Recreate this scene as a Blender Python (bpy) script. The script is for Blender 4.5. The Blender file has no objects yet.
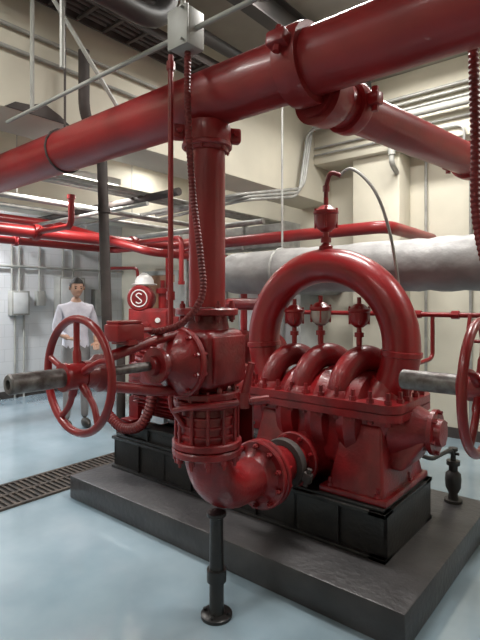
import bpy, bmesh, math, random
from mathutils import Vector, Matrix
random.seed(4)
V=Vector
scene=bpy.context.scene
try:
    scene.view_settings.view_transform='Standard'
except Exception: pass

# ---------------------------------------------------------------- materials
def mat(name,c1,c2=None,rough=0.5,metal=0.0,scale=6.0,bump=0.0,bscale=40.0,coat=0.0,lo=0.35,hi=0.7,detail=4,crough=0.12):
    m=bpy.data.materials.new(name); m.use_nodes=True
    nt=m.node_tree; n=nt.nodes; l=nt.links
    b=n['Principled BSDF']; b.inputs['Roughness'].default_value=rough; b.inputs['Metallic'].default_value=metal
    if coat: 
        b.inputs['Coat Weight'].default_value=coat; b.inputs['Coat Roughness'].default_value=crough
    tc=n.new('ShaderNodeTexCoord')
    if c2 is None: c2=tuple(x*0.75 for x in c1)
    no=n.new('ShaderNodeTexNoise'); no.inputs['Scale'].default_value=scale; no.inputs['Detail'].default_value=detail
    l.new(tc.outputs['Object'],no.inputs['Vector'])
    cr=n.new('ShaderNodeValToRGB'); cr.color_ramp.elements[0].position=lo; cr.color_ramp.elements[1].position=hi
    cr.color_ramp.elements[0].color=(*c2,1); cr.color_ramp.elements[1].color=(*c1,1)
    l.new(no.outputs['Fac'],cr.inputs['Fac']); l.new(cr.outputs['Color'],b.inputs['Base Color'])
    if bump>0:
        n2=n.new('ShaderNodeTexNoise'); n2.inputs['Scale'].default_value=bscale; n2.inputs['Detail'].default_value=3
        l.new(tc.outputs['Object'],n2.inputs['Vector'])
        bp=n.new('ShaderNodeBump'); bp.inputs['Strength'].default_value=bump; bp.inputs['Distance'].default_value=0.01
        l.new(n2.outputs['Fac'],bp.inputs['Height']); l.new(bp.outputs['Normal'],b.inputs['Normal'])
    return m
RED=mat('red_enamel',(0.30,0.009,0.012),(0.20,0.007,0.009),rough=0.34,coat=0.25,scale=5,bump=0.15,bscale=30,crough=.10)
REDP=mat('red_pipe_paint',(0.29,0.014,0.016),(0.20,0.010,0.011),rough=0.38,coat=0.18,scale=3,bump=0.08,bscale=60,crough=.12)
REDC=mat('red_cast_iron',(0.27,0.009,0.012),(0.13,0.005,0.007),rough=0.36,coat=0.22,scale=7,bump=0.3,bscale=70,crough=.12)
DRED=mat('dark_red_flex',(0.19,0.014,0.014),(0.11,0.010,0.010),rough=0.45)
BLK=mat('black_paint',(0.010,0.010,0.011),(0.018,0.016,0.015),rough=0.32,scale=12,bump=0.2)
BLKP=mat('black_pipe',(0.02,0.02,0.02),(0.035,0.03,0.028),rough=0.5)
GREYC=mat('grey_painted_concrete',(0.062,0.059,0.061),(0.034,0.032,0.034),rough=0.38,scale=3.5,bump=0.4,bscale=25,detail=8)
STEEL=mat('stem_steel',(0.24,0.23,0.225),(0.10,0.08,0.075),rough=0.45,metal=0.6,scale=30)
GALV=mat('galvanised_conduit',(0.42,0.42,0.40),(0.29,0.29,0.275),rough=0.45,metal=0.4,scale=10)
INS=mat('insulation_jacket',(0.37,0.36,0.355),(0.25,0.245,0.24),rough=0.5,metal=0.15,scale=5,bump=0.9,bscale=9)
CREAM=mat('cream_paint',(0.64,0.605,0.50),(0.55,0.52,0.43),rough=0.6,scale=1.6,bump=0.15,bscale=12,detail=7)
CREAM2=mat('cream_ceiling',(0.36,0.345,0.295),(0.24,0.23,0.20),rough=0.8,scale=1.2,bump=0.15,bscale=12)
BOXG=mat('grey_box_paint',(0.36,0.36,0.33),(0.28,0.28,0.26),rough=0.5)
BOXW=mat('white_box_paint',(0.58,0.59,0.58),(0.50,0.51,0.51),rough=0.45)
DGREY=mat('dark_grey_insulation',(0.07,0.055,0.05),(0.035,0.028,0.026),rough=0.7)
RUST=mat('rusty_grate',(0.10,0.075,0.06),(0.035,0.03,0.028),rough=0.8,scale=20,bump=0.3)
PIT=mat('trench_pit',(0.01,0.009,0.008),rough=0.9)
GLASS=mat('sight_cup',(0.42,0.37,0.32),(0.30,0.26,0.22),rough=0.2,coat=0.5)
WHITE=mat('white_plastic',(0.75,0.75,0.74),(0.68,0.68,0.67),rough=0.35)
SKIN=mat('skin',(0.50,0.30,0.21),(0.45,0.26,0.18),rough=0.5)
HAIR=mat('hair',(0.02,0.015,0.012),rough=0.7,scale=60)
SHIRT=mat('shirt',(0.68,0.67,0.74),(0.52,0.51,0.58),rough=0.85,scale=9,bump=.6,bscale=12)
TROU=mat('trousers',(0.24,0.23,0.23),(0.18,0.17,0.17),rough=0.9,scale=9,bump=.5,bscale=12)
SHOE=mat('shoes',(0.03,0.025,0.02),rough=0.5)
WOOD=mat('wood',(0.36,0.20,0.10),(0.25,0.13,0.06),rough=0.6)
BROWN=mat('brown_door_paint',(0.30,0.16,0.09),(0.24,0.12,0.07),rough=0.5)

FLOOR=mat('blue_epoxy',(0.32,0.405,0.46),(0.20,0.28,0.33),rough=0.14,scale=1.6,bump=0.05,bscale=3,lo=0.3,hi=0.75,detail=9,coat=0.6,crough=.05)
BLOCK=bpy.data.materials.new('white_block_wall'); BLOCK.use_nodes=True
nt=BLOCK.node_tree; b=nt.nodes['Principled BSDF']; b.inputs['Roughness'].default_value=0.55
tc=nt.nodes.new('ShaderNodeTexCoord'); sp=nt.nodes.new('ShaderNodeSeparateXYZ'); cb=nt.nodes.new('ShaderNodeCombineXYZ')
ad=nt.nodes.new('ShaderNodeMath'); ad.operation='ADD'
br=nt.nodes.new('ShaderNodeTexBrick'); br.inputs['Scale'].default_value=1; br.inputs['Brick Width'].default_value=0.4; br.inputs['Row Height'].default_value=0.2; br.inputs['Mortar Size'].default_value=0.005
br.inputs['Color1'].default_value=(0.60,0.61,0.62,1); br.inputs['Color2'].default_value=(0.57,0.58,0.60,1); br.inputs['Mortar'].default_value=(0.50,0.51,0.52,1)
nt.links.new(tc.outputs['Object'],sp.inputs[0]); nt.links.new(sp.outputs['X'],ad.inputs[0]); nt.links.new(sp.outputs['Y'],ad.inputs[1])
nt.links.new(ad.outputs[0],cb.inputs[0]); nt.links.new(sp.outputs['Z'],cb.inputs[1]); nt.links.new(cb.outputs[0],br.inputs['Vector']); nt.links.new(br.outputs['Color'],b.inputs['Base Color'])
def emis(name,c,s):
    m=bpy.data.materials.new(name); m.use_nodes=True; b=m.node_tree.nodes['Principled BSDF']
    b.inputs['Base Color'].default_value=(*c,1); b.inputs['Emission Color'].default_value=(*c,1); b.inputs['Emission Strength'].default_value=s
    return m
TUBE=emis('fluorescent_tube',(1,0.96,0.85),14)

# ---------------------------------------------------------------- helpers
def empty(name,loc=(0,0,0)):
    e=bpy.data.objects.new(name,None); e.location=loc; e.empty_display_size=0.1
    scene.collection.objects.link(e); return e
def fin(bm,name,m,parent=None,M=None,angle=38,weld=False):
    if M is not None: bmesh.ops.transform(bm,matrix=M,verts=bm.verts)
    bmesh.ops.recalc_face_normals(bm,faces=bm.faces)
    ca=math.radians(angle)
    for f in bm.faces: f.smooth=True
    for e in bm.edges:
        if len(e.link_faces)==2:
            if e.calc_face_angle(0)>ca: e.smooth=False
    me=bpy.data.meshes.new(name); bm.to_mesh(me); bm.free()
    for mm in (m if isinstance(m,(list,tuple)) else [m]): me.materials.append(mm)
    o=bpy.data.objects.new(name,me); scene.collection.objects.link(o)
    if parent:
        o.parent=parent; o.matrix_parent_inverse=Matrix.Translation(-V(parent.location))
    return o
def frame(ax):
    ax=V(ax).normalized(); h=V((0,0,1)) if abs(ax.z)<0.9 else V((1,0,0))
    a=ax.cross(h).normalized(); return ax,a,ax.cross(a).normalized()
def lathe(bm,prof,o,ax,seg=32,a0=0,a1=None):
    o=V(o); ax,a,b=frame(ax); rings=[]
    for h,r in prof:
        c=o+ax*h
        if r<=1e-6: rings.append([bm.verts.new(c)]); continue
        rings.append([bm.verts.new(c+(a*math.cos(2*math.pi*i/seg)+b*math.sin(2*math.pi*i/seg))*r) for i in range(seg)])
    for p,q in zip(rings,rings[1:]):
        for i in range(seg):
            j=(i+1)%seg
            if len(p)==1 and len(q)==1: continue
            if len(p)==1: bm.faces.new((p[0],q[i],q[j]))
            elif len(q)==1: bm.faces.new((p[i],p[j],q[0]))
            else: bm.faces.new((p[i],p[j],q[j],q[i]))
    if len(rings[0])>1: bm.faces.new(rings[0])
    if len(rings[-1])>1: bm.faces.new(rings[-1])
def sweep(bm,pts,r,seg=16,closed=False,flat=None):
    pts=[V(p) for p in pts]; n=len(pts)
    rs=r if isinstance(r,(list,tuple)) else [r]*n
    tans=[]
    for i in range(n):
        if closed: t=pts[(i+1)%n]-pts[i-1]
        else: t=pts[min(i+1,n-1)]-pts[max(i-1,0)]
        tans.append(t.normalized())
    _,a,_b=frame(tans[0]); rings=[]
    for i in range(n):
        t=tans[i]; a=(a-t*a.dot(t)).normalized(); b=t.cross(a)
        k=1 if flat is None else flat
        rings.append([bm.verts.new(pts[i]+(a*math.cos(2*math.pi*j/seg)+b*math.sin(2*math.pi*j/seg)*k)*rs[i]) for j in range(seg)])
    rr=list(zip(rings,rings[1:]))
    if closed: rr.append((rings[-1],rings[0]))
    for p,q in rr:
        for i in range(seg):
            j=(i+1)%seg; bm.faces.new((p[i],p[j],q[j],q[i]))
    if not closed: bm.faces.new(rings[0]); bm.faces.new(rings[-1])
def fillet(pts,R,n=6):
    pts=[V(p) for p in pts]; out=[pts[0]]
    for i in range(1,len(pts)-1):
        p,c,q=pts[i-1],pts[i],pts[i+1]
        d1=(p-c); d2=(q-c); L=min(R,d1.length*0.49,d2.length*0.49); d1.normalize(); d2.normalize()
        A=c+d1*L; B=c+d2*L
        for k in range(n+1):
            t=k/n; out.append(A*(1-t)**2+c*2*t*(1-t)+B*t*t)
    out.append(pts[-1]); return out
def spline(pts,n=10):
    pts=[V(p) for p in pts]; P=[pts[0]]+pts+[pts[-1]]; out=[]
    for i in range(1,len(P)-2):
        for k in range(n):
            t=k/n; a,b_,c,d=P[i-1],P[i],P[i+1],P[i+2]
            out.append(0.5*((2*b_)+(c-a)*t+(2*a-5*b_+4*c-d)*t*t+(3*b_-a-3*c+d)*t**3))
    out.append(pts[-1]); return out
def resample(pts,step):
    out=[pts[0].copy()]; acc=0
    for p,q in zip(pts,pts[1:]):
        L=(q-p).length; s=step-acc
        while s<=L and L>0:
            out.append(p.lerp(q,s/L)); s+=step
        acc=(acc+L)%step if L>0 else acc
    return out
def flex(bm,pts,r,pitch=0.014,seg=12):
    P=resample(spline(pts,12),pitch/2); sweep(bm,P,[r*(1.0 if i%2 else 0.80) for i in range(len(P))],seg)
def box(bm,c,s,bev=0.0,rot=None,seg=2):
    M=Matrix.Translation(V(c))
    if rot is not None: M=M@rot
    M=M@Matrix.Diagonal((s[0],s[1],s[2],1))
    g=bmesh.ops.create_cube(bm,size=1,matrix=M)
    if bev>0:
        es=set(e for v in g['verts'] for e in v.link_edges)
        bmesh.ops.bevel(bm,geom=list(es),offset=bev,segments=seg,affect='EDGES',profile=0.5)
def b2(bm,lo,hi,bev=0): box(bm,[(a+b_)/2 for a,b_ in zip(lo,hi)],[b_-a for a,b_ in zip(lo,hi)],bev)
def frustum(bm,r0,z0,r1,z1,bev=0.02):
    v=[]
    for (x0,x1,y0,y1),z in ((r0,z0),(r1,z1)):
        v+=[bm.verts.new(p) for p in ((x0,y0,z),(x1,y0,z),(x1,y1,z),(x0,y1,z))]
    fs=[(0,1,2,3),(4,5,6,7),(0,1,5,4),(1,2,6,5),(2,3,7,6),(3,0,4,7)]
    for f in fs: bm.faces.new([v[i] for i in f])
    if bev: bmesh.ops.bevel(bm,geom=list(set(e for q in v for e in q.link_edges)),offset=bev,segments=3,affect='EDGES',profile=0.5)
def prism(bm,outline,z0,z1,bev=0):
    a=[bm.verts.new((x,y,z0)) for x,y in outline]; b_=[bm.verts.new((x,y,z1)) for x,y in outline]
    n=len(a); bm.faces.new(a); bm.faces.new(b_)
    for i in range(n): bm.faces.new((a[i],a[(i+1)%n],b_[(i+1)%n],b_[i]))
def flange(bm,o,ax,R,t,n=8,bolt=0.014,bh=0.022,ir=None,seg=40,both=True):
    """flange disc starting at o, extends t along ax, bolts on both faces"""
    o=V(o); A,a,b_=frame(ax); ch=min(0.006,t*0.25)
    lathe(bm,[(0,R-ch),(ch,R),(t-ch,R),(t,R-ch)],o,A,seg)
    if n:
        Rb=R-bolt*1.7
        for i in range(n):
            an=2*math.pi*(i+0.5)/n; p=o+(a*math.cos(an)+b_*math.sin(an))*Rb
            lathe(bm,[(-bh if both else 0,bolt*0.9),(-bh*0.8 if both else 0,bolt),(t+bh*0.8,bolt),(t+bh,bolt*0.9)],p,A,6)
            lathe(bm,[(-bh*1.5 if both else 0,bolt*0.5),(t+bh*1.6,bolt*0.5)],p,A,8)
def coupling(bm,o,ax,R,w,ear=(0,0,1)):
    """grooved pipe coupling centred on o"""
    A=V(ax).normalized(); o=V(o); e=V(ear).normalized()
    lathe(bm,[(-w/2,R*0.86),(-w/2,R*0.97),(-w*0.3,R),(w*0.3,R),(w/2,R*0.97),(w/2,R*0.86)],o,A,36)
    s=A.cross(e)
    for sg in (1,-1):
        c=o+s*sg*(R+0.022)
        rot=Matrix((s,A,e)).transposed().to_4x4()
        box(bm,c,(0.06,w*0.8,0.06),0.012,rot)
        lathe(bm,[(-0.055,0.016),(0.055,0.016)],c,e,6)

# ---------------------------------------------------------------- room shell
XW,XE,YS,YN,ZC=-6.3,4.0,-4.0,4.2,4.2
def roombox(name,lo,hi,m):
    bm=bmesh.new(); b2(bm,lo,hi); return fin(bm,name,m)
roombox('floor',(XW-.2,YS-.2,-.1),(XE+.2,YN+.2,0),FLOOR)
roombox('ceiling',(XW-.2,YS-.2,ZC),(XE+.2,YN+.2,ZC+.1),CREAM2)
roombox('wall_west',(XW-.2,YS-.2,0),(XW,YN+.2,ZC),BLOCK)
roombox('wall_north',(XW,YN,0),(XE,YN+.2,ZC),CREAM)
roombox('wall_east',(XE,YS-.2,0),(XE+.2,YN+.2,ZC),CREAM)
roombox('wall_south',(XW,YS-.2,0),(XE,YS,ZC),CREAM)
bm=bmesh.new(); b2(bm,(-2.15,YS,2.9),(-1.65,YN,ZC),0.01); fin(bm,'concrete_beam',CREAM)
bm=bmesh.new(); b2(bm,(-4.7,YS,2.75),(-4.2,YN,ZC),0.01); fin(bm,'concrete_beam',CREAM)
bm=bmesh.new(); b2(bm,(-1.65,3.75,3.35),(XE,YN,ZC),0.01); fin(bm,'concrete_beam',CREAM)
bm=bmesh.new(); b2(bm,(-1.15,3.85,0),(-0.55,YN,3.35),0.015); fin(bm,'concrete_column',CREAM)
bm=bmesh.new(); b2(bm,(XW,YS,0),(XW+.015,YN,.12)); fin(bm,'baseboard_west',DGREY)
bm=bmesh.new(); b2(bm,(-.55,YN-.015,0),(XE,YN,.12)); fin(bm,'baseboard_north',DGREY)
# door in north wall (far left, brown)
d=empty('door_1',(-5.1,YN,0))
bm=bmesh.new(); b2(bm,(-5.5,YN-.05,0.01),(-4.7,YN-.01,2.05),0.005); fin(bm,'door_leaf',BROWN,d)
bm=bmesh.new()
for lo,hi in (((-5.58,YN-.07,0),(-5.5,YN,2.13)),((-4.7,YN-.07,0),(-4.62,YN,2.13)),((-5.5,YN-.07,2.05),(-4.7,YN,2.13))): b2(bm,lo,hi)
fin(bm,'door_frame',BOXG,d)
bm=bmesh.new(); sweep(bm,fillet([(-4.78,YN-.05,1.0),(-4.78,YN-.11,1.0),(-4.9,YN-.11,1.0)],.02),.01,10); fin(bm,'door_handle',STEEL,d)

# trench drain
d=empty('trench_drain_grate',(-2.33,.3,0))
bm=bmesh.new(); b2(bm,(-2.56,-1.4,0.0),(-2.10,1.35,0.004)); fin(bm,'trench_pit',PIT,d)
bm=bmesh.new()
for x in (-2.57,-2.335,-2.09): b2(bm,(x-.015,-1.4,.0),(x+.015,1.36,.018))
y=-1.4
while y<1.36:
    b2(bm,(-2.56,y,.003),(-2.1,y+.022,.016)); y+=.05
fin(bm,'grate_bars',RUST,d)

# ---------------------------------------------------------------- plinth and skid
bm=bmesh.new(); b2(bm,(-1.92,.41,0),(.84,2.0,.18),0.012); fin(bm,'concrete_plinth',GREYC)
sk=empty('pump_skid_frame',(-.6,1.12,.18))
bm=bmesh.new()
x0,x1,y0,y1=-1.83,.60,.75,1.50
for ya,yb in ((y0,y0+.02),(y1-.02,y1)): b2(bm,(x0,ya+ (0.03 if ya==y0 else -.03),.18),(x1,yb+(0.03 if ya==y0 else -.03),.44))
for za,zb in ((.18,.20),(.42,.445)):
    b2(bm,(x0,y0,za),(x1,y0+.11,zb),.003); b2(bm,(x0,y1-.11,za),(x1,y1,zb),.003)
for x in (x0,-1.2,-.55,.0,x1-.02): b2(bm,(x,y0+.03,.19),(x+.02,y1-.03,.435))
for x in (-1.5,-.9,-.3,.3): b2(bm,(x,y0+.01,.19),(x+.015,y0+.04,.43))
for za,zb in ((.18,.20),(.42,.445)): b2(bm,(x1-.1,y0,za),(x1,y1,zb),.003)
for x in (-1.7,-1.05,-.45,.15,.5): lathe(bm,[(0,.022),(.02,.022),(.02,.01),(.05,.01)],(x,y0+.07,.20),(0,0,1),6)
fin(bm,'channel_beams',BLK,sk)
bm=bmesh.new(); b2(bm,(x0+.03,y0+.06,.30),(x1-.03,y1-.06,.34)); b2(bm,(-.5,y0+.02,.44),(x1-.02,y1-.02,.462),.004); fin(bm,'deck_plate',BLK,sk)
bm=bmesh.new()
for ya in (.76,1.34):
    b2(bm,(-1.78,ya,.445),(-.85,ya+.14,.47),.004); b2(bm,(-1.74,ya+.03,.47),(-.9,ya+.05,.56)); b2(bm,(-1.78,ya,.56),(-.85,ya+.14,.585),.004)
    for x in (-1.7,-1.4,-1.1,-.92): b2(bm,(x,ya+.01,.46),(x+.015,ya+.13,.57))
fin(bm,'motor_pedestal',BLK,sk)

# ---------------------------------------------------------------- pump
pu=empty('split_case_fire_pump',(.06,1.12,.46))
CX,CY,ZS=.07,1.12,.955
bm=bmesh.new()
frustum(bm,(CX-.36,CX+.38,.92,1.32),.60,(CX-.47,CX+.50,.90,1.34),.94,.04)
frustum(bm,(CX+.14,CX+.50,.80,1.44),.465,(CX+.20,CX+.44,.90,1.34),.88,.02)
frustum(bm,(CX-.45,CX-.18,.80,1.44),.465,(CX-.40,CX-.22,.90,1.34),.88,.02)
b2(bm,(CX+.10,.79,.463),(CX+.52,1.45,.50),.008); b2(bm,(CX-.50,.79,.463),(CX-.14,1.45,.50),.008)
for x in (CX-.2,CX+.02,CX+.24): lathe(bm,[(-.09,.2),(-.06,.27),(0,.30),(.06,.27),(.09,.2)],(x,CY,ZS-.08),(1,0,0),32)
for x,y in ((CX+.16,.815),(CX+.46,.815),(CX+.49,1.2)): lathe(bm,[(0,.02),(.02,.02),(.02,.01),(.05,.01)],(x,y,.5),(0,0,1),6)
fin(bm,'lower_casing',REDC,pu)
bm=bmesh.new()
lathe(bm,[(0,.14),(.06,.13),(.15,.15),(.25,.2)],(0,.80,.62),(0,1,0),36)
flange(bm,(0,.765,.62),(0,1,0),.165,.035,8)
lathe(bm,[(0,.2),(.15,.14),(.3,.12)],(CX+.1,1.3,.66),(0,1,0),32); flange(bm,(CX+.1,1.6,.66),(0,1,0),.17,.03,8)
fin(bm,'nozzles',REDC,pu)
bm=bmesh.new()
def rrect(x0,x1,y0,y1,c):
    out=[]
    for cx,cy,a0 in ((x1-c,y1-c,0),(x0+c,y1-c,90),(x0+c,y0+c,180),(x1-c,y0+c,270)):
        for k in range(6): a=math.radians(a0+k*18); out.append((cx+c*math.cos(a),cy+c*math.sin(a)))
    return out
prism(bm,rrect(CX-.53,CX+.57,.82,1.42,.09),.92,.962); prism(bm,rrect(CX-.53,CX+.57,.82,1.42,.09),.970,1.015)
prism(bm,rrect(CX-.52,CX+.56,.83,1.41,.085),.96,.975)
def sb(x,y,big=.021):
    lathe(bm,[(-.03,big),(0,big),(0,.012),(.08,.012),(.08,big),(.115,big),(.115,.012),(.155,.012)],(x,y,.925),(0,0,1),6)
for i in range(10):
    x=CX-.46+i*.107
    sb(x,.855); sb(x,1.385)
for y in (.95,1.05,1.19,1.29): sb(CX+.535,y); sb(CX-.495,y)
fin(bm,'split_flange',REDC,pu)
# upper casing: curved impeller volutes arching over the shaft
bm=bmesh.new()
h=V((-.40,-.917,0)).normalized()
def volute(cx,cy,R,r,zz=1.0,sq=1.15):
    pts=[];rs=[]
    for k in range(33):
        a=math.pi*k/32; pts.append(V((cx,cy,zz))+h*(R*math.cos(a))+V((0,0,R*sq*math.sin(a)))); rs.append(r*(.97+.08*math.sin(a)**2))
    sweep(bm,pts,rs,28)
    c0=pts[0]; lathe(bm,[(0,r*1.35),(.02,r*1.3),(.05,r)],(c0.x,c0.y,1.005),(0,0,1),24)
volute(CX-.29,CY,.195,.072); volute(CX-.03,CY,.205,.076); volute(CX+.24,CY,.205,.076)
lathe(bm,[(-.47,.07),(-.42,.09),(-.3,.10),(.32,.10),(.44,.09),(.5,.07)],(CX,CY+.02,1.0),(1,0,0),32)
frustum(bm,(CX-.44,CX+.46,.94,1.30),1.0,(CX-.40,CX+.42,1.0,1.24),1.04,.015)
fin(bm,'upper_casing',REDC,pu)
# crossover arch
bm=bmesh.new()
AX,AZ,AR,ar=.03,1.315,.515,.113
pts=[];rs=[]
for k in range(61):
    a=math.radians(-38+k*256/60); pts.append((AX+AR*math.cos(a),CY,AZ+AR*math.sin(a))); rs.append(ar)
sweep(bm,pts,rs,36)
for a,w,R in ((-4,.02,.124),(184,.02,.124)):
    a=math.radians(a); c=V((AX+AR*math.cos(a),CY,AZ+AR*math.sin(a))); t=V((-math.sin(a),0,math.cos(a)))
    lathe(bm,[(-w,ar*.98),(-w*.7,R),(w*.7,R),(w,ar*.98)],c,t,36)
for sx in (-1,1):
    lathe(bm,[(0,.155),(.03,.15),(.07,.125),(.12,.112)],(AX+sx*.41,CY,.99),(sx*.35,0,1),32)
lathe(bm,[(0,.05),(.03,.045),(.05,.02)],(AX,CY,AZ+AR+ar-.015),(0,0,1),20)
fin(bm,'crossover_pipe',RED,pu)
# bearings and shaft
bm=bmesh.new()
lathe(bm,[(0,.19),(.08,.155),(.16,.115),(.20,.105),(.20,.13),(.225,.13),(.225,.08),(.26,.075),(.265,0)],(CX+.46,CY,.84),(1,0,0),32)
for k in range(6):
    a=k*math.pi/3+.3; lathe(bm,[(0,.012),(.05,.012)],(CX+.655,CY+.113*math.cos(a),.84+.113*math.sin(a)),(1,0,0),6)
frustum(bm,(CX+.40,CX+.54,.96,1.28),.62,(CX+.48,CX+.66,1.02,1.22),.80,.02)
lathe(bm,[(0,.13),(.05,.12),(.08,.085),(.15,.085),(.16,.12),(.27,.12),(.29,.08)],(CX-.46,CY,.95),(-1,0,0),28)
fin(bm,'bearing_housings',REDC,pu)
bm=bmesh.new(); lathe(bm,[(0,.03),(.25,.03)],(CX-.73,CY,.95),(-1,0,0),16); fin(bm,'shaft',STEEL,pu)
# air release valves
def airvalve(o,s,cup):
    o=V(o); bm=bmesh.new()
    lathe(bm,[(-.04*s,.014*s),(0,.016*s),(.03*s,.016*s),(.03*s,.026*s),(.055*s,.026*s),(.055*s,.014*s),(.08*s,.014*s),(.085*s,.03*s)],o,(0,0,1),16)
    lathe(bm,[(.165*s,.055*s),(.172*s,.062*s),(.185*s,.062*s),(.19*s,.05*s),(.21*s,.03*s),(.215*s,.012*s),(.25*s,.012*s),(.25*s,0)],o,(0,0,1),20)
    for k in range(4):
        a=k*math.pi/2+.5; lathe(bm,[(.10*s,.006*s),(.2*s,.006*s)],o+V((math.cos(a)*.052*s,math.sin(a)*.052*s,0)),(0,0,1),6)
    fin(bm,'air_valve_fittings',RED,pu)
    bm=bmesh.new(); lathe(bm,[(.085*s,.024*s),(.10*s,.044*s),(.13*s,.055*s),(.166*s,.055*s)],o,(0,0,1),20); fin(bm,'air_valve_cup',cup,pu)
airvalve((-.22,CY,1.32),1.15,RED); airvalve((-.01,CY,1.33),1.2,GLASS); airvalve((.27,CY,1.33),1.15,RED)
airvalve((AX,CY,AZ+AR+ar),1.35,RED)
bm=bmesh.new()
zt=AZ+AR+ar+.33
sweep(bm,fillet([(AX,CY,zt-.02),(AX,CY,zt+.09),(AX+.05,CY-.03,zt+.17),(AX+.11,CY,zt+.14)],.05),.015,10)
lathe(bm,[(0,.022),(.04,.022)],(AX,CY,zt+.05),(0,0,1),6)
fin(bm,'vent_fitting',DRED,pu)
bm=bmesh.new(); sweep(bm,spline([(AX+.10,CY,zt+.14),(AX+.19,CY,zt+.17),(AX+.33,CY+.02,zt+.02),(AX+.42,CY+.05,zt-.25),(AX+.46,CY+.1,zt-.62),(AX+.45,CY+.15,1.3),(AX+.45,CY+.2,1.02)]),.010,8); fin(bm,'vent_tube',GALV,pu)

# ---------------------------------------------------------------- motor
mo=empty('electric_motor',(-1.3,1.12,.6))
bm=bmesh.new()
MZ=.93
lathe(bm,[(0,.12),(.02,.22),(.06,.30),(.10,.32),(.80,.32),(.84,.30),(.9,.22),(.95,.12)],(-.85,CY,MZ),(-1,0,0),40)
for k in range(48):
    a=2*math.pi*k/48
    c=V((-1.29,CY+math.cos(a)*.325,MZ+math.sin(a)*.325))
    box(bm,c,(.68,.045,.008),0,Matrix.Rotation(a,4,'X'))
fin(bm,'finned_housing',REDC,mo)
bm=bmesh.new()
for x in (-1.65,-1.0):
    for s in (-1,1): b2(bm,(x-.07,CY+s*.28-.08,.585),(x+.07,CY+s*.28+.08,.61),.004); b2(bm,(x-.06,CY+s*.26-.02,.6),(x+.06,CY+s*.26+.02,.78))
box(bm,(-1.25,CY-.33,1.05),(.28,.16,.22),.015)
box(bm,(-1.25,CY-.42,1.05),(.25,.02,.19),.006)
lathe(bm,[(0,.02),(.01,.03),(.03,.03)],(-1.3,CY,MZ+.32),(0,0,1),12)
sweep(bm,[(-1.3+.035*math.cos(a*.5236),CY,MZ+.385+.035*math.sin(a*.5236)) for a in range(12)],.01,8,closed=True)
fin(bm,'feet_and_terminal_box',REDC,mo)
bm=bmesh.new(); flex(bm,[(-1.3,CY-.36,.94),(-1.32,CY-.38,.75),(-1.42,CY-.40,.60),(-1.62,CY-.42,.56),(-1.85,CY-.42,.66)],.045,.03); fin(bm,'motor_flex_conduit',DRED,mo)
bm=bmesh.new(); lathe(bm,[(0,.05),(.0,.15),(.02,.17),(.16,.17),(.18,.15),(.18,.05)],(-.68,CY,.95),(-1,0,0),28); b2(bm,(-.84,CY-.15,.45),(-.70,CY-.13,.95)); b2(bm,(-.84,CY+.13,.45),(-.70,CY+.15,.95)); fin(bm,'coupling_guard',RED,mo)

# ---------------------------------------------------------------- header, riser, branch
HZ,HR=2.59,.135
hp=empty('header_pipe',(0,0,HZ))
bm=bmesh.new(); sweep(bm,[(XW+.005,0,HZ),(XE-.005,0,HZ)],HR,36)
coupling(bm,(.56,0,HZ),(1,0,0),.168,.11,(0,.2,1)); coupling(bm,(2.8,0,HZ),(1,0,0),.168,.11)
lathe(bm,[(0,.12),(.06,.118),(.09,.10)],(0,0,HZ-.17),(0,0,-1),32)
fin(bm,'pipe_run',REDP,hp)
bm=bmesh.new(); sweep(bm,[(0,0,HZ-.13),(0,0,1.565)],.09,32)
coupling(bm,(0,0,2.42),(0,0,1),.118,.09,(-.8,.6,0))
flange(bm,(0,0,2.345),(0,0,1),.125,.025,6,.010,.012)
fin(bm,'riser',REDP,hp)
bm=bmesh.new(); sweep(bm,[(.56,.08,2.5),(.60,.35,2.5),(.82,1.77,2.5),(1.18,YN-.005,2.5)],.098,32)
dr=V((.22,1.42,0)).normalized()
coupling(bm,(.60,.33,2.5),dr,.122,.07,(0,0,1)); coupling(bm,(.80,1.62,2.5),dr,.122,.09,(0,0,1)) 
lathe(bm,[(0,.13),(.10,.125),(.14,.10)],(.565,.1,2.5),dr,32)
fin(bm,'branch',REDP,hp)
bm=bmesh.new(); sweep(bm,[(1.97,0,HZ-.1),(1.97,0,1.565)],.09,28); coupling(bm,(1.97,0,2.42),(0,0,1),.118,.09,(1,0,0)); fin(bm,'riser_east',REDP,hp)
bm=bmesh.new()
for x in (-3.4,-1.3,1.3,3.1):
    sweep(bm,[(x,0,ZC),(x,0,2.73)],.008,8)
    sweep(bm,[(x,.14*math.cos(a*.3927),HZ+.14*math.sin(a*.3927)) for a in range(16)],.008,8,closed=True)
fin(bm,'hangers',DGREY,hp)

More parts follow.
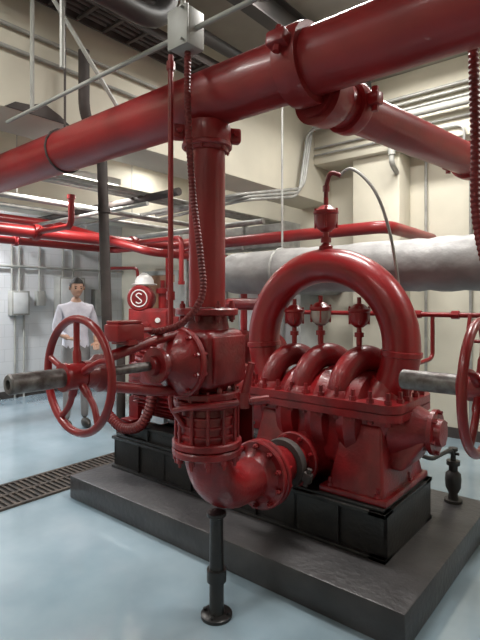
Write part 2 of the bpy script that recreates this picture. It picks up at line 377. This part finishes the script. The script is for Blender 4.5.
# ---------------------------------------------------------------- gate valves
def gate_valve(name,loc,rz):
    M=Matrix.Translation(V(loc))@Matrix.Rotation(rz,4,'Z')
    g=empty(name,loc)
    bm=bmesh.new()
    lathe(bm,[(-.15,.10),(-.12,.115),(-.08,.125),(.08,.125),(.12,.115),(.2,.10),(.25,.10)],(0,0,0),(0,0,1),36)
    frustum(bm,(-.15,.15,-.15,.13),-.13,(-.15,.15,-.15,.13),.15,.045)
    for s in (-1,1): b2(bm,(s*.155-.012,-.12,-.10),(s*.155+.012,.10,.12),.008)
    flange(bm,(0,0,.215),(0,0,1),.155,.035,8); flange(bm,(0,0,-.185),(0,0,1),.165,.035,8)
    lathe(bm,[(.08,.135),(.15,.135),(.17,.12)],(0,0,0),(0,-1,0),32)
    flange(bm,(0,-.17,0),(0,-1,0),.165,.03,10,.012,.018); 
    lathe(bm,[(0,.15),(.02,.14),(.06,.10),(.09,.06),(.12,.055),(.12,.08),(.14,.08),(.14,.045),(.17,.045)],(0,-.20,0),(0,-1,0),28)
    for s in (-1,1): sweep(bm,spline([(0,-.20,s*.13),(0,-.32,s*.115),(0,-.48,s*.08),(0,-.62,s*.05)],6),.023,12)
    lathe(bm,[(0,.06),(.0,.075),(.03,.075),(.05,.055),(.10,.055)],(0,-.60,0),(0,-1,0),24)
    fin(bm,'valve_body_and_yoke',REDC,g,M)
    bm=bmesh.new()
    R=.218; N=60
    sweep(bm,[(R*math.cos(2*math.pi*i/N),-.718,R*math.sin(2*math.pi*i/N)) for i in range(N)],.0155,14,closed=True)
    for k in range(5):
        a=2*math.pi*k/5+.35
        def P(r,da,dy=0): return V((r*math.cos(a+da),-.718+dy,r*math.sin(a+da)))
        sweep(bm,spline([P(.03,0,.0),P(.09,.10,.004),P(.15,.08,.006),P(.213,0,0)],5),[.016]*6+[.012]*10,10)
    lathe(bm,[(-.045,.04),(-.035,.05),(.035,.05),(.05,.045),(.05,.054),(.065,.054)],(0,-.718,0),(0,-1,0),24)
    fin(bm,'handwheel',RED,g,M)
    bm=bmesh.new(); lathe(bm,[(.3,.02),(.62,.02),(.62,.036),(.98,.036),(.985,.032),(.985,.018),(.95,.016),(.95,0)],(0,0,0),(0,-1,0),24)
    fin(bm,'valve_stem',STEEL,g,M)
    bm=bmesh.new(); box(bm,(0,-.50,.155),(.10,.14,.075),.012); box(bm,(0,-.5,.198),(.085,.12,.012),.004); sweep(bm,[(0,-.46,.12),(0,-.46,.03)],.012,8); b2(bm,(-.06,-.52,.105),(.06,-.48,.125))
    sweep(bm,[(0,-.44,.16),(0,-.36,.16)],.012,8)
    fin(bm,'tamper_switch',RED,g,M)
    return g
gate_valve('gate_valve',(0,0,1.31),0)
gate_valve('gate_valve',(1.97,0,1.31),-math.pi/2)
bm=bmesh.new(); sweep(bm,fillet([(1.97,0,1.12),(1.97,0,.62),(1.97,1.4,.62)],.2),.09,28); flange(bm,(1.97,0,1.085),(0,0,1),.165,.03,8); fin(bm,'discharge_elbow_pipe',REDP)
bm=bmesh.new(); sweep(bm,[(1.97,.3,0),(1.97,.3,.53)],.038,16); lathe(bm,[(0,.08),(.015,.08)],(1.97,.3,0),(0,0,1)); fin(bm,'pipe_support_post',BLK)
# check valve spool with studs
bm=bmesh.new()
lathe(bm,[(.85,.10),(.885,.125),(.92,.14),(.97,.135),(1.03,.14),(1.08,.125),(1.12,.11)],(0,0,0),(0,0,1),36)
for z in (.94,.985,1.03): lathe(bm,[(0,.13),(.004,.147),(.014,.147),(.018,.13)],(0,0,z),(0,0,1),36)
flange(bm,(0,0,1.085),(0,0,1),.168,.035,0); flange(bm,(0,0,.885),(0,0,1),.172,.035,0); flange(bm,(0,0,.845),(0,0,1),.172,.035,0)
for k in range(12):
    a=2*math.pi*(k+.5)/12; p=(math.cos(a)*.152,math.sin(a)*.152,0)
    lathe(bm,[(.80,.008),(.82,.008),(.82,.016),(.845,.016),(.845,.009),(1.12,.009),(1.12,.016),(1.145,.016),(1.145,.008),(1.17,.008)],p,(0,0,1),8)
sweep(bm,[(-.02,-.20,1.085),(.03,-.20,1.10),(.30,-.02,1.14)],.014,10)
lathe(bm,[(-.02,.026),(.05,.026)],(.27,-.04,1.13),(0,0,1),8); lathe(bm,[(0,.02),(.16,.016)],(.27,-.04,1.16),(.2,.1,1),8)
sweep(bm,[(.30,-.02,1.14),(.36,.03,1.15)],.02,8)
fin(bm,'check_valve',REDC)
# elbow
bm=bmesh.new()
pts=[(0,0,.86)]+[(0,.24-.24*math.cos(math.radians(a)),.86-.24*math.sin(math.radians(a))) for a in range(6,91,7)]+[(0,.44,.62)]
sweep(bm,pts,.112,36)
lathe(bm,[(0,.112),(.03,.125),(.05,.15)],(0,.35,.62),(0,1,0),36)
flange(bm,(0,.40,.62),(0,1,0),.19,.035,10,.015,.024); flange(bm,(0,.442,.62),(0,1,0),.19,.035,10,.015,.024)
lathe(bm,[(0,.14),(.04,.11),(.288,.11)],(0,.475,.62),(0,1,0),36)
fin(bm,'suction_elbow',REDC)
bm=bmesh.new(); coupling(bm,(0,.67,.62),(0,1,0),.150,.05,(.3,0,1)); fin(bm,'grooved_coupling',DGREY)
bm=bmesh.new(); lathe(bm,[(0,.08),(.015,.08),(.02,.07),(.02,.042),(.04,.037),(.18,.037),(.18,.05),(.24,.05),(.24,.037),(.45,.034),(.50,.034),(.51,.05),(.525,.05)],(0,.07,0),(0,0,1),24)
for k in range(4): a=k*math.pi/2+.4; lathe(bm,[(.01,.01),(.03,.01)],(.062*math.cos(a),.07+.062*math.sin(a),0),(0,0,1),6)
fin(bm,'pipe_support_post',BLK)

# ---------------------------------------------------------------- conduits near header
bm=bmesh.new(); box(bm,(.09,-.224,2.80),(.12,.10,.17),.008); box(bm,(.09,-.28,2.80),(.125,.012,.175),.003)
for z in (2.73,2.87): lathe(bm,[(0,.006),(.02,.006)],(.13,-.286,z),(0,-1,0),8)
sweep(bm,[(-1.64,-.224,2.80),(XE,-.224,2.80)],.012,10)
sweep(bm,[(.05,-.21,2.88),(-.1,-.1,ZC)],.012,8)
fin(bm,'electrical_junction_box',BOXG)
bm=bmesh.new(); flex(bm,[(.09,-.22,2.715),(.09,-.22,2.45),(.10,-.20,2.1),(.14,-.19,1.8),(.16,-.2,1.62),(.10,-.26,1.50),(-.0,-.32,1.46),(0,-.37,1.47)],.017,.016); fin(bm,'flexible_conduit',DRED)
bm=bmesh.new(); sweep(bm,fillet([(-.045,-.2,2.75),(-.045,-.2,1.10),(-.02,-.14,1.0)],.03),.013,12)
for z in (2.70,1.30,1.62): lathe(bm,[(-.02,.02),(.02,.02)],(-.045,-.2,z),(0,0,1),8)
fin(bm,'sensing_line',REDP)
bm=bmesh.new(); flex(bm,[(1.12,.386,4.15),(1.125,.386,3.0),(1.14,.386,2.3),(1.15,.386,1.9),(1.25,.37,1.6),(1.5,.3,1.5),(1.96,.06,1.5)],.022,.022); fin(bm,'flexible_conduit',DRED)
# black pipes at ceiling
for i,(x,z,r,ye) in enumerate(((-.50,3.20,.060,.2),(-.25,3.62,.09,.9),(-1.1,3.75,.05,2.6),(-.62,3.60,.05,.6))):
    bm=bmesh.new(); sweep(bm,fillet([(x,YS+.01,z),(x,ye,z),(x,ye,ZC)],.25),r,20); lathe(bm,[(-.06,r),(-.06,r*1.25),(.06,r*1.25),(.06,r)],(x,-.6,z),(0,1,0),20); fin(bm,'black_steel_pipe',BLKP)
bm=bmesh.new()
prism(bm,[(-.22,-.0),(-.15,.05),(-.05,.06),(.06,.10),(.18,.05),(.26,.0)],0,.012)
fin(bm,'pipe_penetration_patch',DGREY,None,Matrix.Translation((-1.65,-.02,2.905))@Matrix.Rotation(math.pi/2,4,'Z')@Matrix.Rotation(math.pi/2,4,'X'))
# steel I-beam, cable tray and struts overhead
bm=bmesh.new()
for zz in (3.86,4.08): b2(bm,(-.76,YS,zz),(-.64,3.4,zz+.015))
b2(bm,(-.706,YS,3.86),(-.694,3.4,4.09))
b2(bm,(-.72,-.6,4.09),(-.68,-.5,ZC))
fin(bm,'steel_support_beam',BLKP)
bm=bmesh.new()
for x in (-1.50,-1.24): b2(bm,(x,-3.2,3.62),(x+.015,1.6,3.70))
y=-3.1
while y<1.6:
    b2(bm,(-1.49,y,3.625),(-1.24,y+.025,3.64)); y+=.22
for x,r in ((-1.43,.025),(-1.37,.018),(-1.31,.022)): sweep(bm,[(x,-3.2,3.64+r),(x,1.6,3.64+r)],r,8)
for y in (-2.4,-.9,.9): 
    for x in (-1.49,-1.235): sweep(bm,[(x,y,3.65),(x,y,ZC)],.006,6)
fin(bm,'cable_tray',DGREY)
bm=bmesh.new()
for p,q in (((-1.10,-.35,3.6),(-.95,.25,2.75)),((-.65,-.4,3.86),(-.65,-.4,2.8)),((-1.35,-.2,3.62),(-1.35,-.2,2.81))): sweep(bm,[p,q],.014,8)
for z,y in ((3.3,-.5),(3.45,-.35)): sweep(bm,[(-1.62,y-2,z),(-1.62,y+2.1,z)],.014,8)
fin(bm,'strut_hangers',BOXG)

# ---------------------------------------------------------------- insulated pipe
ip=empty('insulated_pipe',(0,1.95,1.865))
bm=bmesh.new()
P=[];Rr=[]
x=-1.32; k=0
while x<XE:
    P.append((x,1.95,1.865)); Rr.append(.2+random.uniform(-.006,.006)-(.012 if k%11==0 else 0)); x+=.08; k+=1
P.append((XE-.005,1.95,1.865)); Rr.append(.2)
el=[(-1.32-.28*math.sin(math.radians(a)),1.95+.28-.28*math.cos(math.radians(a)),1.865) for a in range(90,0,-10)]
P=[(-1.60,YN-.005,1.865),(-1.60,3.2,1.865)]+el+P; Rr=[.2]*(2+len(el))+Rr
sweep(bm,P,Rr,36); fin(bm,'jacket',INS,ip)
bm=bmesh.new()
for x in (-.9,2.4):
    sweep(bm,[(x,1.95,ZC),(x,1.95,2.07)],.01,8); sweep(bm,[(x,1.95+.207*math.cos(a*.314),1.865+.207*math.sin(a*.314)) for a in range(20)],.012,8,closed=True)
fin(bm,'clevis_hangers',GALV,ip)

# ---------------------------------------------------------------- background pipes
sm=empty('sprinkler_pipework',(-3.4,0,2.3))
bm=bmesh.new(); sweep(bm,fillet([(-3.4,YS+.01,2.33),(-3.4,2.9,2.33),(-.3,2.9,2.33),(-.3,YN-.005,2.33)],.18),.065,20)
for y in (-.5,.9,2.2): coupling(bm,(-3.4,y,2.33),(0,1,0),.088,.07)
fin(bm,'main_a',REDP,sm)
bm=bmesh.new(); sweep(bm,fillet([(-5.3,YS+.01,2.45),(-5.3,3.3,2.45),(-3.0,3.3,2.45),(-3.0,3.3,ZC)],.15),.055,16); coupling(bm,(-5.3,1.6,2.45),(0,1,0),.075,.06); fin(bm,'main_b',REDP,sm)
bm=bmesh.new(); sweep(bm,fillet([(-4.05,YS+.01,2.55),(-4.05,1.5,2.55),(-2.7,1.9,2.15),(-2.7,3.6,2.15),(-2.7,3.6,0)],.15),.05,16); coupling(bm,(-2.7,2.6,2.15),(0,1,0),.07,.06); fin(bm,'main_c',REDP,sm)
bm=bmesh.new(); sweep(bm,fillet([(-2.25,3.4,.01),(-2.25,3.4,2.12),(-.8,3.4,2.12),(-.8,3.84,2.12)],.1),.04,16); fin(bm,'drop_d',REDP,sm)
bm=bmesh.new(); sweep(bm,fillet([(-3.4,.9,2.33),(-2.7,.9,2.33),(-2.7,.9,2.62)],.08),.03,12); sweep(bm,fillet([(-3.4,2.2,2.33),(-2.5,2.2,2.33),(-2.5,2.2,1.8)],.08),.03,12)
for x,y,z in ((-2.7,.9,2.62),(-2.5,2.2,1.8)): lathe(bm,[(-.02,.04),(.02,.04)],(x,y,z),(0,0,1),10)
fin(bm,'branch_lines',REDP,sm)
oc=empty('overhead_conduit_run',(-3,0,2.7))
for x,z,r in ((-2.4,2.72,.022),(-2.52,2.72,.022),(-2.64,2.72,.018),(-3.0,2.60,.03),(-3.8,2.66,.025),(-4.9,2.6,.03)):
    bm=bmesh.new(); sweep(bm,[(x,YS+.01,z),(x,YN-.01,z)],r,10)
    for y in (-1.5,.5,2.5): sweep(bm,[(x,y,z),(x,y,ZC)],.005,6); 
    fin(bm,'conduit',GALV,oc)
for y,z,r in ((1.2,2.5,.02),(2.0,2.62,.02),(3.0,2.56,.035),(1.6,2.68,.04)):
    bm=bmesh.new(); sweep(bm,[(XW+.01,y,z),(-1.9,y,z)],r,10); fin(bm,'cross_conduit',DGREY if r>.038 else GALV,oc)
bm=bmesh.new(); sweep(bm,fillet([(-1.45,.24,3.4),(-1.45,.24,2.95),(-1.58,.48,2.75),(-1.58,.53,1.33),(-1.97,.95,1.26),(-1.97,.95,0)],.10),.040,16)
for z in (2.3,): lathe(bm,[(-.02,.05),(.02,.05)],(-1.58,.50,z),(0,0,1),16)
fin(bm,'drain_riser_pipe',DGREY)
bm=bmesh.new()
for i in range(3):
    o=.06*i
    sweep(bm,fillet([(-2.9,2.1+o,2.66-o*.6),(-1.60,2.15+o,2.70-o*.3),(-1.58,3.40-o,2.98-o),(-1.57,3.60-o,3.85-o),(-1.2,3.70,3.90-o*1.2),(3.9,3.70,3.90-o*1.2)],.16),.018,10)
sweep(bm,fillet([(-1.62,3.72,3.55),(3.9,3.72,3.55)],.1),.014,8)
sweep(bm,fillet([(-1.62,3.72,3.46),(.2,3.72,3.46),(.2,3.72,3.2),(.2,4.16,3.1)],.1),.014,8)
fin(bm,'conduit_bundle',GALV)
bm=bmesh.new()
for x in (-.35,.15,.55): sweep(bm,[(x,YN-.04,.0),(x,YN-.04,3.35)],.018,8)
box(bm,(.35,YN-.08,2.35),(.3,.12,.4),.01)
fin(bm,'service_conduit_set',GALV)
bm=bmesh.new(); sweep(bm,fillet([(-.55,3.62,3.25),(-.55,3.62,3.66),(3.9,3.62,3.66)],.15),.042,14); lathe(bm,[(0,.058),(.04,.058)],(-.55,3.62,3.35),(0,0,1),14); sweep(bm,fillet([(-.55,3.62,3.3),(-.55,3.62,3.15),(-.58,3.84,3.1)],.06),.03,10); fin(bm,'condensate_pipe',BOXG)
bm=bmesh.new(); b2(bm,(.9,YN-.22,.12),(1.55,YN-.017,1.75),.01); b2(bm,(.93,YN-.235,.18),(1.52,YN-.22,1.72),.004); b2(bm,(.92,YN-.2,0),(1.53,YN-.02,.12)); fin(bm,'electrical_cabinet',BOXW)
bm=bmesh.new(); b2(bm,(-3.9,3.45,2.3),(-1.9,3.8,2.60),.01)
for x in (-3.9,-3.3,-2.6,-1.93): b2(bm,(x,3.43,2.28),(x+.03,3.82,2.62))
fin(bm,'air_duct',GALV)
bm=bmesh.new()
for x,y,r in ((-3.6,3.7,.035),(-3.3,3.9,.03),(-3.05,3.95,.03),(-3.85,3.6,.04)):
    sweep(bm,[(x,y,0),(x,y,2.3)],r,12); lathe(bm,[(0,r*1.6),(.03,r*1.6)],(x,y,1.4),(0,0,1),12)
fin(bm,'vertical_service_pipes',GALV)
bm=bmesh.new(); b2(bm,(-2.1,3.75,.1),(-1.85,YN-.005,2.0),.01); b2(bm,(-2.9,3.75,.1),(-2.1,YN-.005,2.0),.01)
for x in (-2.88,-2.49): b2(bm,(x,3.735,.14),(x+.37,3.75,1.96),.004)
b2(bm,(-2.9,3.78,0),(-1.85,YN-.005,.1)); fin(bm,'switchgear_cabinet',BOXW)
bm=bmesh.new(); b2(bm,(-4.5,3.85,.1),(-4.0,YN-.005,1.9),.01); b2(bm,(-4.48,3.835,.14),(-4.02,3.85,1.86),.004); b2(bm,(-4.5,3.87,0),(-4.0,YN-.005,.1)); fin(bm,'switchgear_cabinet',BOXG)
# west wall panels
wp=empty('electrical_panel_group',(XW,1.8,1.5))
bm=bmesh.new(); b2(bm,(XW+.002,1.95,1.35),(XW+.14,2.25,1.75),.008); b2(bm,(XW+.002,2.75,1.15),(XW+.2,3.25,2.0),.01); b2(bm,(XW+.002,3.5,1.3),(XW+.15,3.85,1.8),.01); b2(bm,(XW+.002,2.4,1.5),(XW+.1,2.55,1.75),.006); fin(bm,'panel_boxes',BOXG,wp)
bm=bmesh.new(); b2(bm,(XW+.2,2.78,1.18),(XW+.212,3.22,1.97),.003); b2(bm,(XW+.14,1.98,1.38),(XW+.15,2.22,1.72),.003); fin(bm,'panel_doors',BOXW,wp)
bm=bmesh.new()
for y in (2.0,2.12,2.47,2.9,3.1,3.65): sweep(bm,[(XW+.04,y,1.5),(XW+.04,y,2.5)],.018,8)
for y in (2.05,2.2): sweep(bm,[(XW+.04,y,0.0),(XW+.04,y,1.4)],.018,8)
sweep(bm,[(XW+.05,YS+.01,2.15),(XW+.05,YN-.01,2.15)],.02,8)
fin(bm,'panel_conduits',BOXG,wp)

# red controller unit behind motor
cu=empty('fire_pump_controller',(-3.0,2.15,0))
R45=Matrix.Rotation(math.radians(30),4,'Z'); Mx=Matrix.Translation((-3.0,2.15,0))@R45
bm=bmesh.new(); b2(bm,(-.22,-.15,.75),(.28,.15,1.50),.015); b2(bm,(-.20,-.17,.78),(.26,-.15,1.47),.006)
b2(bm,(.28,-.12,.95),(.4,.12,1.4),.01)
lathe(bm,[(.0,.05),(.02,.13),(.05,.155),(.12,.16),(.20,.16),(.22,.14)],(-.08,.06,1.62),(0,-1,0),32)
lathe(bm,[(0,.06),(.10,.06),(.10,.09),(.14,.09)],(-.08,-.02,1.46),(0,0,1),16)
lathe(bm,[(0,.05),(.18,.05),(.18,.08),(.24,.08),(.25,.03),(.34,.03)],(.16,0,1.5),(0,0,1),16)
for x,z in ((-.12,1.3),(.02,1.3),(-.12,1.12)): lathe(bm,[(0,.045),(.03,.045),(.035,.03)],(x,-.17,z),(0,-1,0),16)
fin(bm,'cabinet_and_bell',REDC,cu,Mx)
bm=bmesh.new()
for x in (-.19,.24):
    for y in (-.12,.12): b2(bm,(x-.02,y-.02,0),(x+.02,y+.02,.76))
fin(bm,'legs',BLK,cu,Mx)
bm=bmesh.new()
N=32
sweep(bm,[(-.08+.10*math.cos(2*math.pi*i/N),-.162,1.62+.10*math.sin(2*math.pi*i/N)) for i in range(N)],.007,8,closed=True)
sweep(bm,spline([(-.045,-.164,1.665),(-.085,-.164,1.68),(-.115,-.164,1.655),(-.08,-.164,1.62),(-.045,-.164,1.585),(-.08,-.164,1.56),(-.118,-.164,1.575)],6),.007,8)
lathe(bm,[(0,.03),(.02,.03)],(.16,-.17,1.36),(0,-1,0),16); b2(bm,(.08,-.18,1.05),(.2,-.17,1.2)); 
fin(bm,'emblem_and_gauges',WHITE,cu,Mx)
bm=bmesh.new(); sweep(bm,fillet([(.2,.05,1.5),(.2,.05,2.2),(.5,.05,2.2),(.5,.05,2.9)],.08),.02,8); sweep(bm,fillet([(-.2,.1,1.5),(-.2,.1,2.0),(-.6,.1,2.0),(-.6,.1,1.0)],.06),.02,8); fin(bm,'controller_piping',REDP,cu,Mx)
hh=empty('hard_hat',(-3.07,2.12,1.79))
bm=bmesh.new(); hx,hy,hz=-3.07,2.12,1.785
lathe(bm,[(0,.0),(.0,.15),(.012,.155),(.02,.115),(.06,.112),(.10,.09),(.125,.05),(.13,0)],(hx,hy,hz),(0,0,1),28); sweep(bm,[(hx,hy-.11*math.cos(a*.2),hz+.01+.128*math.sin(a*.2)) for a in range(1,15)],.012,8); fin(bm,'shell',WHITE,hh)
# second pump unit (red) behind the motor
sp2=empty('jockey_pump',(-2.2,2.75,0))
bm=bmesh.new(); b2(bm,(-2.7,2.45,0),(-1.3,3.05,.15),.01); fin(bm,'base',GREYC,sp2)
bm=bmesh.new(); lathe(bm,[(0,.12),(.02,.2),(.08,.24),(.5,.24),(.56,.2),(.58,.1)],(-1.9,2.75,1.0),(-1,0,0),28); lathe(bm,[(-.1,.1),(-.06,.26),(.0,.30),(.06,.26),(.1,.1)],(-1.6,2.75,.95),(1,0,0),32); sweep(bm,fillet([(-1.6,2.75,1.15),(-1.6,2.75,1.55),(-2.3,2.75,1.55),(-2.3,3.3,1.55)],.12),.07,18); flange(bm,(-1.6,2.75,1.35),(0,0,1),.12,.04,6); b2(bm,(-2.5,2.6,.15),(-1.45,2.9,.75),.01); lathe(bm,[(0,.03),(.26,.03)],(-1.75,2.75,1.0),(-1,0,0),12)
fin(bm,'pump_and_motor',REDC,sp2)
# small items right: drain valve assembly
dv=empty('drain_valve',(.63,1.85,.18))
bm=bmesh.new(); lathe(bm,[(0,.06),(.02,.06),(.02,.035),(.06,.03),(.10,.05),(.16,.055),(.2,.05),(.22,.03),(.26,.03),(.26,.045),(.29,.045),(.29,.018),(.36,.018),(.36,.03),(.38,.03)],(.63,1.85,.18),(0,0,1),20); fin(bm,'valve_body',BLKP,dv)
bm=bmesh.new(); sweep(bm,fillet([(.63,1.85,.5),(.63,1.80,.56),(.60,1.5,.56),(.55,1.35,.62)],.05),.014,10); sweep(bm,[(.59,1.85,.52),(.67,1.85,.52)],.01,8); fin(bm,'valve_tubing',BLKP,dv)
# thin red line and loop at the right behind pump
bm=bmesh.new(); sweep(bm,fillet([(-.5,1.66,1.50),(1.8,1.66,1.50),(1.8,1.66,.5)],.08),.018,10)
sweep(bm,fillet([(.80,1.62,1.50),(.80,1.55,1.34),(.92,1.55,1.34),(.95,1.58,1.48)],.05),.012,10); sweep(bm,fillet([(.55,1.66,1.5),(.55,1.66,1.2),(.45,1.3,1.15)],.05),.014,10)
for x in (.45,.7,1.1): lathe(bm,[(-.025,.028),(.025,.028)],(x,1.66,1.5),(1,0,0),8)
sweep(bm,[(1.05,1.66,1.5),(1.05,1.66,1.7)],.012,8); 
fin(bm,'sensing_line',REDP)
bm=bmesh.new(); box(bm,(-5.1,.35,.021),(.5,.12,.04),.003,Matrix.Rotation(.6,4,'Z')); fin(bm,'wooden_board',WOOD)

# ---------------------------------------------------------------- lights
def fixture(loc,L,W,power,alongY=True,hang=True,col=(1,.98,.94)):
    e=empty('real_or_added_light_fixture',loc); x,y,z=loc  # builds the room's real fluorescents and the added unseen lights alike
    sx,sy=(W,L) if alongY else (L,W)
    bm=bmesh.new(); b2(bm,(x-sx/2,y-sy/2,z),(x+sx/2,y+sy/2,z+.07),.01)
    if hang:
        for s in (-.35,.35):
            px,py=(x,y+s*L) if alongY else (x+s*L,y); sweep(bm,[(px,py,z+.06),(px,py,ZC)],.005,6)
    fin(bm,'housing',BOXW,e)
    bm=bmesh.new()
    for s in (-.25,.25):
        if alongY: sweep(bm,[(x+s*W,y-L*.48,z-.02),(x+s*W,y+L*.48,z-.02)],.016,10)
        else: sweep(bm,[(x-L*.48,y+s*W,z-.02),(x+L*.48,y+s*W,z-.02)],.016,10)
    fin(bm,'tubes',TUBE,e)
    ld=bpy.data.lights.new('lamp_light','AREA'); ld.shape='RECTANGLE'; ld.size=sx; ld.size_y=sy; ld.energy=power; ld.color=col
    lo=bpy.data.objects.new('lamp_light',ld); lo.location=(x,y,z-.045); scene.collection.objects.link(lo)
    lo.parent=e; lo.matrix_parent_inverse=Matrix.Translation(-V(loc))
fixture((-2.85,1.1,2.86),.9,.16,42)
fixture((-5.5,.6,3.3),1.2,.2,150,col=(.94,.97,1))
fixture((-3.4,3.0,3.6),1.2,.2,28,False)
fixture((1.0,-2.6,3.8),1.5,.35,18,False)  # added key light behind the camera, out of view
fixture((.1,1.1,4.1),1.4,.3,95,False,False)
fixture((-.2,2.9,4.1),1.2,.3,62,False,False)  # added unseen light near the north wall, serves as back light
fixture((2.6,2.0,4.0),1.2,.3,55,False,False)
fixture((-.75,-1.7,3.70),1.4,.3,60,True,False)  # added unseen light, brightens the beam face and header top
fixture((-3.2,-2.4,3.6),1.2,.3,42)
w=bpy.data.worlds.new('World'); scene.world=w; w.use_nodes=True; w.node_tree.nodes['Background'].inputs[0].default_value=(.8,.85,.9,1); w.node_tree.nodes['Background'].inputs[1].default_value=.3

# ---------------------------------------------------------------- person
def person(loc,rz,H):
    g=empty('person',loc); s=H/1.8
    M=Matrix.Translation(V(loc))@Matrix.Rotation(rz,4,'Z')@Matrix.Scale(s,4)
    vs=[((0,0,.96),.155,.115),((0,0,1.10),.150,.105),((0,-.005,1.28),.168,.115),((0,0,1.41),.15,.095),((0,.01,1.50),.062,.06),((0,.025,1.58),.055,.055),
        ((-.17,0,1.43),.07,.065),((-.25,-.01,1.17),.048,.048),((-.20,.17,1.02),.03,.03),
        ((.17,0,1.43),.07,.065),((.24,.0,1.17),.048,.048),((.12,.20,1.08),.03,.03),
        ((-.09,0,.86),.095,.10),((-.10,.02,.50),.06,.062),((-.11,-.01,.09),.042,.045),
        ((.09,0,.86),.095,.10),((.10,.03,.50),.06,.062),((.11,.0,.09),.042,.045)]
    es=[(0,1),(1,2),(2,3),(3,4),(4,5),(3,6),(6,7),(7,8),(3,9),(9,10),(10,11),(0,12),(12,13),(13,14),(0,15),(15,16),(16,17)]
    me=bpy.data.meshes.new('tmp'); me.from_pydata([v[0] for v in vs],es,[]); o=bpy.data.objects.new('tmp',me); scene.collection.objects.link(o)
    md=o.modifiers.new('s','SKIN')
    for i,v in enumerate(me.skin_vertices[0].data):
        v.radius=(vs[i][1],vs[i][2]); v.use_root=(i==0)
    sd=o.modifiers.new('u','SUBSURF'); sd.levels=2; sd.render_levels=2
    bpy.context.view_layer.update(); dg=bpy.context.evaluated_depsgraph_get()
    m2=bpy.data.meshes.new_from_object(o.evaluated_get(dg)); bpy.data.objects.remove(o)
    m2.materials.clear()
    for m in (SHIRT,TROU,SKIN): m2.materials.append(m)
    for p in m2.polygons:
        c=p.center; p.use_smooth=True
        if c.z<.97 and not (c.z>.9 and c.y>.13): p.material_index=1
        if c.z>1.515: p.material_index=2
        if c.z<1.13 and c.y>.09 and c.z>.95 and (abs(c.x)>.16 or c.y>.13): p.material_index=2
    m2.transform(M)
    b=bpy.data.objects.new('body',m2); scene.collection.objects.link(b); b.parent=g; b.matrix_parent_inverse=Matrix.Translation(-V(loc))
    hM=M@Matrix.Translation((0,.03,1.575))@Matrix.Rotation(-.15,4,'X')
    bm=bmesh.new(); bmesh.ops.create_uvsphere(bm,u_segments=32,v_segments=24,radius=1)
    for v in bm.verts:
        x,y,z=v.co
        w=.077*(1-.22*max(0,-z)); v.co=(x*w,y*(.095-.012*max(0,-z))+.012*max(0,-z),.105+z*.118)
        if y>.6 and z<-.1: v.co.y+=.008
    for x in (-1,1):
        lathe(bm,[(-.01,.012),(0,.026),(.01,.022)],(x*.078,-.005,.10),(x,-.3,0),12)
    lathe(bm,[(0,.008),(.03,.010),(.045,.016),(.052,.010),(.055,0)],(0,.082,.125),(0,.35,-1),12)
    lathe(bm,[(-.022,.002),(-.01,.006),(.01,.006),(.022,.002)],(0,.094,.035),(1,0,0),8)
    fin(bm,'head',SKIN,g,hM,80)
    bm=bmesh.new()
    for x in (-.03,.03): bmesh.ops.create_uvsphere(bm,u_segments=12,v_segments=8,radius=.011,matrix=Matrix.Translation((x,.082,.108)))
    for x in (-.03,.03): sweep(bm,[(x-.016,.087,.128),(x,.092,.132),(x+.016,.087,.128)],.004,6)
    fin(bm,'eyes_and_brows',HAIR,g,hM)
    bm=bmesh.new(); bmesh.ops.create_uvsphere(bm,u_segments=28,v_segments=20,radius=1)
    bmesh.ops.delete(bm,geom=[v for v in bm.verts if v.co.z<(-.45 if v.co.y<.0 else (-.05 if v.co.y<.45 else .42))],context='VERTS')
    for v in bm.verts: x,y,z=v.co; v.co=(x*.085,y*.104-.004,.108+z*.127)
    fin(bm,'hair',HAIR,g,hM,80)
    for sx,wp,dr in ((-1,(-.20,.17,1.02),V((.25,.9,-.3))),(1,(.12,.20,1.08),V((-.4,.85,.05)))):
        dr.normalize(); side=dr.cross(V((0,0,1))).normalized(); up=side.cross(dr); w0=V(wp)
        bm=bmesh.new()
        sweep(bm,[w0-dr*.01,w0+dr*.03,w0+dr*.065,w0+dr*.095],[.026,.036,.042,.036],14,flat=.5)
        for i,L in enumerate((.066,.076,.070,.055)):
            b0=w0+dr*.085+side*(i-1.5)*.019
            sweep(bm,[b0,b0+dr*L*.45-up*.004,b0+dr*L*.8-up*.016,b0+dr*L*.95-up*.032],[.009,.0085,.008,.006],8)
        t0=w0+dr*.03-side*.03*(1 if sx>0 else -1)*1.0
        sd_=-side*(1 if sx>0 else -1)
        sweep(bm,[t0,t0+sd_*.02+dr*.025,t0+sd_*.028+dr*.05-up*.008],[.012,.010,.007],8)
        fin(bm,'hand',SKIN,g,M,80)
    bm=bmesh.new()
    for x in (-.11,.11):
        g2=bmesh.ops.create_uvsphere(bm,u_segments=16,v_segments=12,radius=1,matrix=Matrix.Translation((x,.05,.045))@Matrix.Diagonal((.05,.14,.06,1)))
        for v in g2['verts']: v.co.z=max(v.co.z,0.002)
    fin(bm,'shoes',SHOE,g,M,80)
person((-3.88,1.68,0),math.radians(-108),1.88)

# ---------------------------------------------------------------- camera
cd=bpy.data.cameras.new('camera'); cam=bpy.data.objects.new('camera',cd); scene.collection.objects.link(cam)
cam.location=(1.676,-1.766,1.6); cam.rotation_euler=(math.radians(90),0,math.radians(39.65))
cd.sensor_fit='AUTO'; cd.sensor_width=36; cd.lens=27.56; cd.shift_y=-0.03125; cd.clip_start=.05
scene.camera=cam
